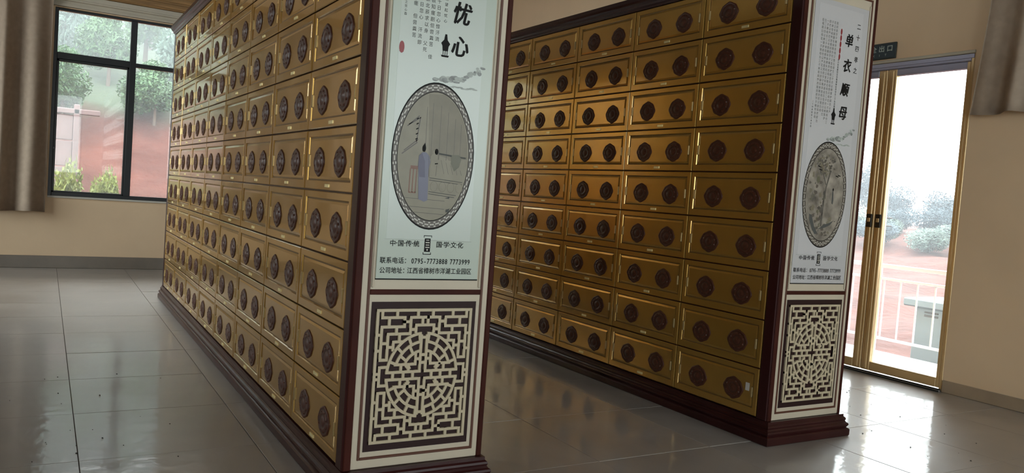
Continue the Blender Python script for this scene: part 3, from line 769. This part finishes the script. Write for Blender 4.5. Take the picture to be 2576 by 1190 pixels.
# ------------------------------------------------------------------ small marks and crumbs
mb = MB(); rnd = random.Random(5)
for px_, py_ in [(4.16, 2.86), (4.28, 3.02), (4.75, 3.42), (3.92, 2.62), (4.30, 2.44), (4.02, 2.2), (3.95, 2.1), (4.5, 2.55), (3.85, 2.35), (.25, 3.62), (.42, 3.9), (.1, 4.4), (.32, 3.5), (.5, 3.3), (.05, 3.6), (.8, 7.1), (.22, 3.75), (.15, 3.45)]+[(rnd.uniform(3.78, 4.9), rnd.uniform(1.9, 3.4)) for _ in range(14)]+[(rnd.uniform(-.1, .6), rnd.uniform(3.3, 4.8)) for _ in range(12)]:
    r = rnd.uniform(.0018, .0048); mb.cyl((px_, py_, .001), (px_+r*.3, py_, .001+r*.8), r, 6, r*.4, smooth=False)
o = link('floor_crumbs', mb.mesh('floor_crumbs', 'debris')); tag(o, 'small dark crumbs scattered over the dusty floor tiles', 'debris', kind='stuff')
nl = link('wall_nail', MB().cyl((XR, 2.975, 2.125), (XR-.02, 2.985, 2.13), .003, 6).mesh('wall_nail', 'rubber')); tag(nl, 'small dark nail in the cream wall beside the curtain hem', 'nail')

# ------------------------------------------------------------------ outdoors
def smooth(a, b, x):
    t = min(1, max(0, (x-a)/(b-a))); return t*t*(3-2*t)
def ground(x, y):
    dn = y-YF-.3; de = x-XR-1.3
    n_ = -.35+2.35*smooth(1.5, 7.0, dn)+.40*max(0, dn-6)
    e_ = -.75+.35*smooth(2, 9, de)+1.25*smooth(9, 26, de)+.02*max(0, de-26)
    wN = smooth(-1, 3, dn) if x < 9 else smooth(-1, 3, dn)*max(0, 1-(x-9)/10)
    k = n_*wN+e_*(1-wN)
    return k+.10*math.sin(x*1.3+y*.7)*smooth(1, 5, max(dn, de))+.06*math.sin(x*2.9-y*2.1)*smooth(1, 4, max(dn, de))
mb = MB(); xs = [-14+i*.8 for i in range(80)]; ys = [-14+j*.8 for j in range(78)]
vs = [(x, y, ground(x, y) if (x > XR+.3 or y > YF+.3) else -.9) for y in ys for x in xs]
nx = len(xs); fs = [(j*nx+i, j*nx+i+1, (j+1)*nx+i+1, (j+1)*nx+i) for j in range(len(ys)-1) for i in range(nx-1)]
mb.add(vs, fs, 0, True)
_t = M['earth'].node_tree; _b = _t.nodes['Principled BSDF']; _src = _b.inputs['Base Color'].links[0].from_socket
_g1 = _t.nodes.new('ShaderNodeNewGeometry'); _sp = _t.nodes.new('ShaderNodeSeparateXYZ'); _t.links.new(_g1.outputs['Position'], _sp.inputs[0])
_nz = _t.nodes.new('ShaderNodeTexNoise'); _nz.inputs['Scale'].default_value = .7; _t.links.new(_g1.outputs['Position'], _nz.inputs['Vector'])
_ma = _t.nodes.new('ShaderNodeMath'); _ma.operation = 'MULTIPLY_ADD'; _ma.inputs[1].default_value = 1.1; _t.links.new(_nz.outputs['Fac'], _ma.inputs[0]); _t.links.new(_sp.outputs['Z'], _ma.inputs[2])
_mr = _t.nodes.new('ShaderNodeMapRange'); _mr.inputs['From Min'].default_value = 2.45; _mr.inputs['From Max'].default_value = 2.85; _t.links.new(_ma.outputs[0], _mr.inputs['Value'])
_mx = _t.nodes.new('ShaderNodeMix'); _mx.data_type = 'RGBA'; _t.links.new(_mr.outputs[0], _mx.inputs['Factor']); _t.links.new(_src, _mx.inputs[6]); _mx.inputs[7].default_value = (.075, .10, .06, 1)
_t.links.new(_mx.outputs[2], _b.inputs['Base Color'])
hs = struct(link('hillside', mb.mesh('hillside', 'earth'))); hs['label'] = 'bare red earth slope rising outside the building'

def mist_mat(d):
    m = bpy.data.materials.new('morning_mist'); m.use_nodes = True; t = m.node_tree
    for n in list(t.nodes):
        if n.type == 'BSDF_PRINCIPLED': t.nodes.remove(n)
    v = t.nodes.new('ShaderNodeVolumeScatter'); v.inputs['Density'].default_value = d; v.inputs['Color'].default_value = (.88, .95, 1, 1)
    t.links.new(v.outputs[0], next(n for n in t.nodes if n.type == 'OUTPUT_MATERIAL').inputs['Volume']); return m
M['mist'] = mist_mat(.055); M['mist_thin'] = mist_mat(.0036)
for nm, b in (('mist', (-13, 9.5, 15.3, 44, -3, 16)), ('mist', (10.5, 46, -13, 14.5, -3, 16)), ('mist', (9.6, 46, 14.6, 44, -3, 16))):
    o = link(nm, MB().box(*b).mesh(nm, 'mist' if b[0] == -13 else 'mist_thin')); struct(o); o['label'] = 'thin white mist lying over the slopes'

# balcony and railing outside the door
struct(link('balcony', MB().bbox(XR+T, 6.56, 1.6, 6.6, -.25, -.02, .01).mesh('balcony', 'balcony')))
rl = empty('balcony_railing', (6.5, 4.1, -.02), 'white balcony railing seen through the glass door', 'railing')
rx = 6.5
for zz, r in ((.755, .022), (.64, .014), (.105, .014)):
    part('rail', MB().bbox(rx-r, rx+r, 1.7, 6.5, zz-r*.8, zz+r*.8, .004), 'white_paint', rl)
for k in range(30):
    y = 1.83+k*.158
    part('baluster', MB().bbox(rx-.007, rx+.007, y-.007, y+.007, .115, .63, .003), 'white_paint', rl)
for y in (2.7, 4.42, 6.1): part('post', MB().bbox(rx-.022, rx+.022, y-.022, y+.022, -.02, .74, .004), 'white_paint', rl)
ub = empty('utility_box', (7.75, 4.3, -.6), 'blue-grey capped utility box standing beyond the white railing', 'box')
part('box_body', MB().bbox(7.5, 8.0, 3.7, 4.68, -.75, .335, .01), 'util', ub)
part('box_cap', MB().bbox(7.44, 8.06, 3.64, 4.77, .335, .415, .012), 'util', ub)
for y in (4.50, 4.28, 4.06):
    part('vent', MB().bbox(7.492, 7.505, y-.07, y+.07, .25, .27, .002).bbox(7.492, 7.505, y-.07, y+.07, .285, .30, .002), 'util_dark', ub)

# concrete post and rail wall on the bank behind the far window
cf = empty('concrete_fence', (-.6, 14.0, .3), 'pale concrete post and panel fence on the bank outside the far window', 'fence')
for x in (-2.3, -1.4, -.5, .40):
    part('fence_post', MB().bbox(x-.04, x+.04, 13.95, 14.05, .2, 2.05, .01), 'concrete', cf)
for a, b in ((-2.24, -1.46), (-1.34, -.56), (-.44, .36)):
    for k in range(4): part('fence_panel', MB().bbox(a, b, 13.98, 14.03, .3+k*.40, .68+k*.40, .008), 'concrete', cf)
part('fence_rail', MB().bbox(-2.4, .72, 13.95, 14.05, 1.90, 1.98, .01), 'concrete', cf)

# vegetation: every plant is a thing with foliage and a trunk
def foliage_mesh(name, m, n, leaf_, seed, shape=(1, 1, 1)):
    rnd = random.Random(seed); mb = MB(); lobes = []
    for _ in range(9):
        d = Vector((rnd.gauss(0, 1), rnd.gauss(0, 1), rnd.gauss(0, .8))).normalized(); lobes.append((d*rnd.uniform(.25, .6), rnd.uniform(.35, .55)))
    for _ in range(n):
        c, r = rnd.choice(lobes); d = Vector((rnd.gauss(0, 1), rnd.gauss(0, 1), rnd.gauss(0, 1))).normalized()
        p = c+d*r*rnd.uniform(.55, 1); p = Vector((p.x*shape[0], p.y*shape[1], p.z*shape[2]))
        u = Vector((rnd.gauss(0, 1), rnd.gauss(0, 1), rnd.gauss(0, 1))).normalized(); w = u.orthogonal().normalized()
        L_ = leaf_*rnd.uniform(.6, 1.3); wd = L_*.42
        mb.add([p-u*L_, p+w*wd, p+u*L_, p-w*wd], [(0, 1, 2, 3)])
    return mb.mesh(name, m)
FM = {'bush': foliage_mesh('foliage', 'leaf_mid', 8000, .05, 1), 'bush2': foliage_mesh('foliage', 'leaf_grey', 8000, .05, 2), 'yel': foliage_mesh('foliage', 'leaf_yellow', 2600, .075, 3),
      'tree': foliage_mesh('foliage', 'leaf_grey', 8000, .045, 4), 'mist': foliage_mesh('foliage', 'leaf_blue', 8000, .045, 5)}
TRK = MB().cyl((0, 0, -.6), (.02, 0, .25), .05, 8, .035).cyl((.02, 0, .2), (.22, .05, .6), .03, 6, .015).cyl((.02, 0, .2), (-.2, -.04, .55), .028, 6, .015).mesh('trunk', 'bark')
def plant(name, fm, x, y, h, wid, label, cat, group=None):
    z = ground(x, y); t = empty(name, (x, y, z-.03), label, cat, group)
    a = link('foliage', FM[fm], t, (0, 0, h*.55), (0, 0, random.uniform(0, 6))); a.scale = (wid/2, wid/2, h*.55)
    b = link('trunk', TRK, t, (0, 0, h*.30)); b.scale = (h*.5, h*.5, h*.5)
plant('bush', 'yel', .20, 11.9, 1.95, .80, 'yellow-green bush at the lower left corner of the far window', 'bush')
plant('bush', 'yel', .76, 12.7, 1.50, .62, 'low yellow-green bush right of the bigger one below the far window', 'bush')
random.seed(21)
g1 = 'green bushes along the top of the red bank'
for j, (yy, hh, ox) in enumerate(((16.2, 1.3, .50), (17.75, 1.75, 1.22), (19.3, 2.0, .55))):
    for i in range(4): plant('bush', 'bush' if (i+j) % 3 else 'bush2', -1.7+ox+i*1.46+random.uniform(-.06, .06), yy+random.uniform(-.1, .1), hh*random.uniform(.9, 1.1), 1.52, 'leafy green bush crowding the top of the red bank', 'bush', g1)
g2 = 'misty trees up the slope behind the bushes'
for j in range(4):
    for i in range(4): plant('tree', 'tree' if (i+j) % 2 else 'mist', -1.7+(j % 2)*.9+i*(1.9+.15*j)+random.uniform(-.08, .08), 21.6+j*2.5+random.uniform(-.1, .1), random.uniform(2.2, 2.9), 1.75+.1*j, 'pale misty tree on the slope beyond the bushes', 'tree', g2)
g3 = 'misty trees on the skyline beyond the door'
for i in range(9):
    y = 13+i*2.5; plant('tree', 'mist', 33+random.uniform(-.5, 1.5)+(i % 2)*2, y, (2.6, 3.9, 2.3, 1.9, 2.2, 3.3, 2.6, 3.5, 2.5)[i], 2.35, 'misty blue-green tree on the skyline beyond the glass door', 'tree', g3)
g4 = 'grey shrubs on the slope beyond the door'
for j in range(3):
    for i in range(6): plant('shrub', 'mist' if (i+j) % 2 else 'bush2', 25+j*2.2+random.uniform(-.1, .1), 11.2+j*1.0+i*2.1+random.uniform(-.1, .1), random.uniform(1.0, 1.5), 1.95, 'greyish shrub on the slope beyond the glass door', 'shrub', g4)
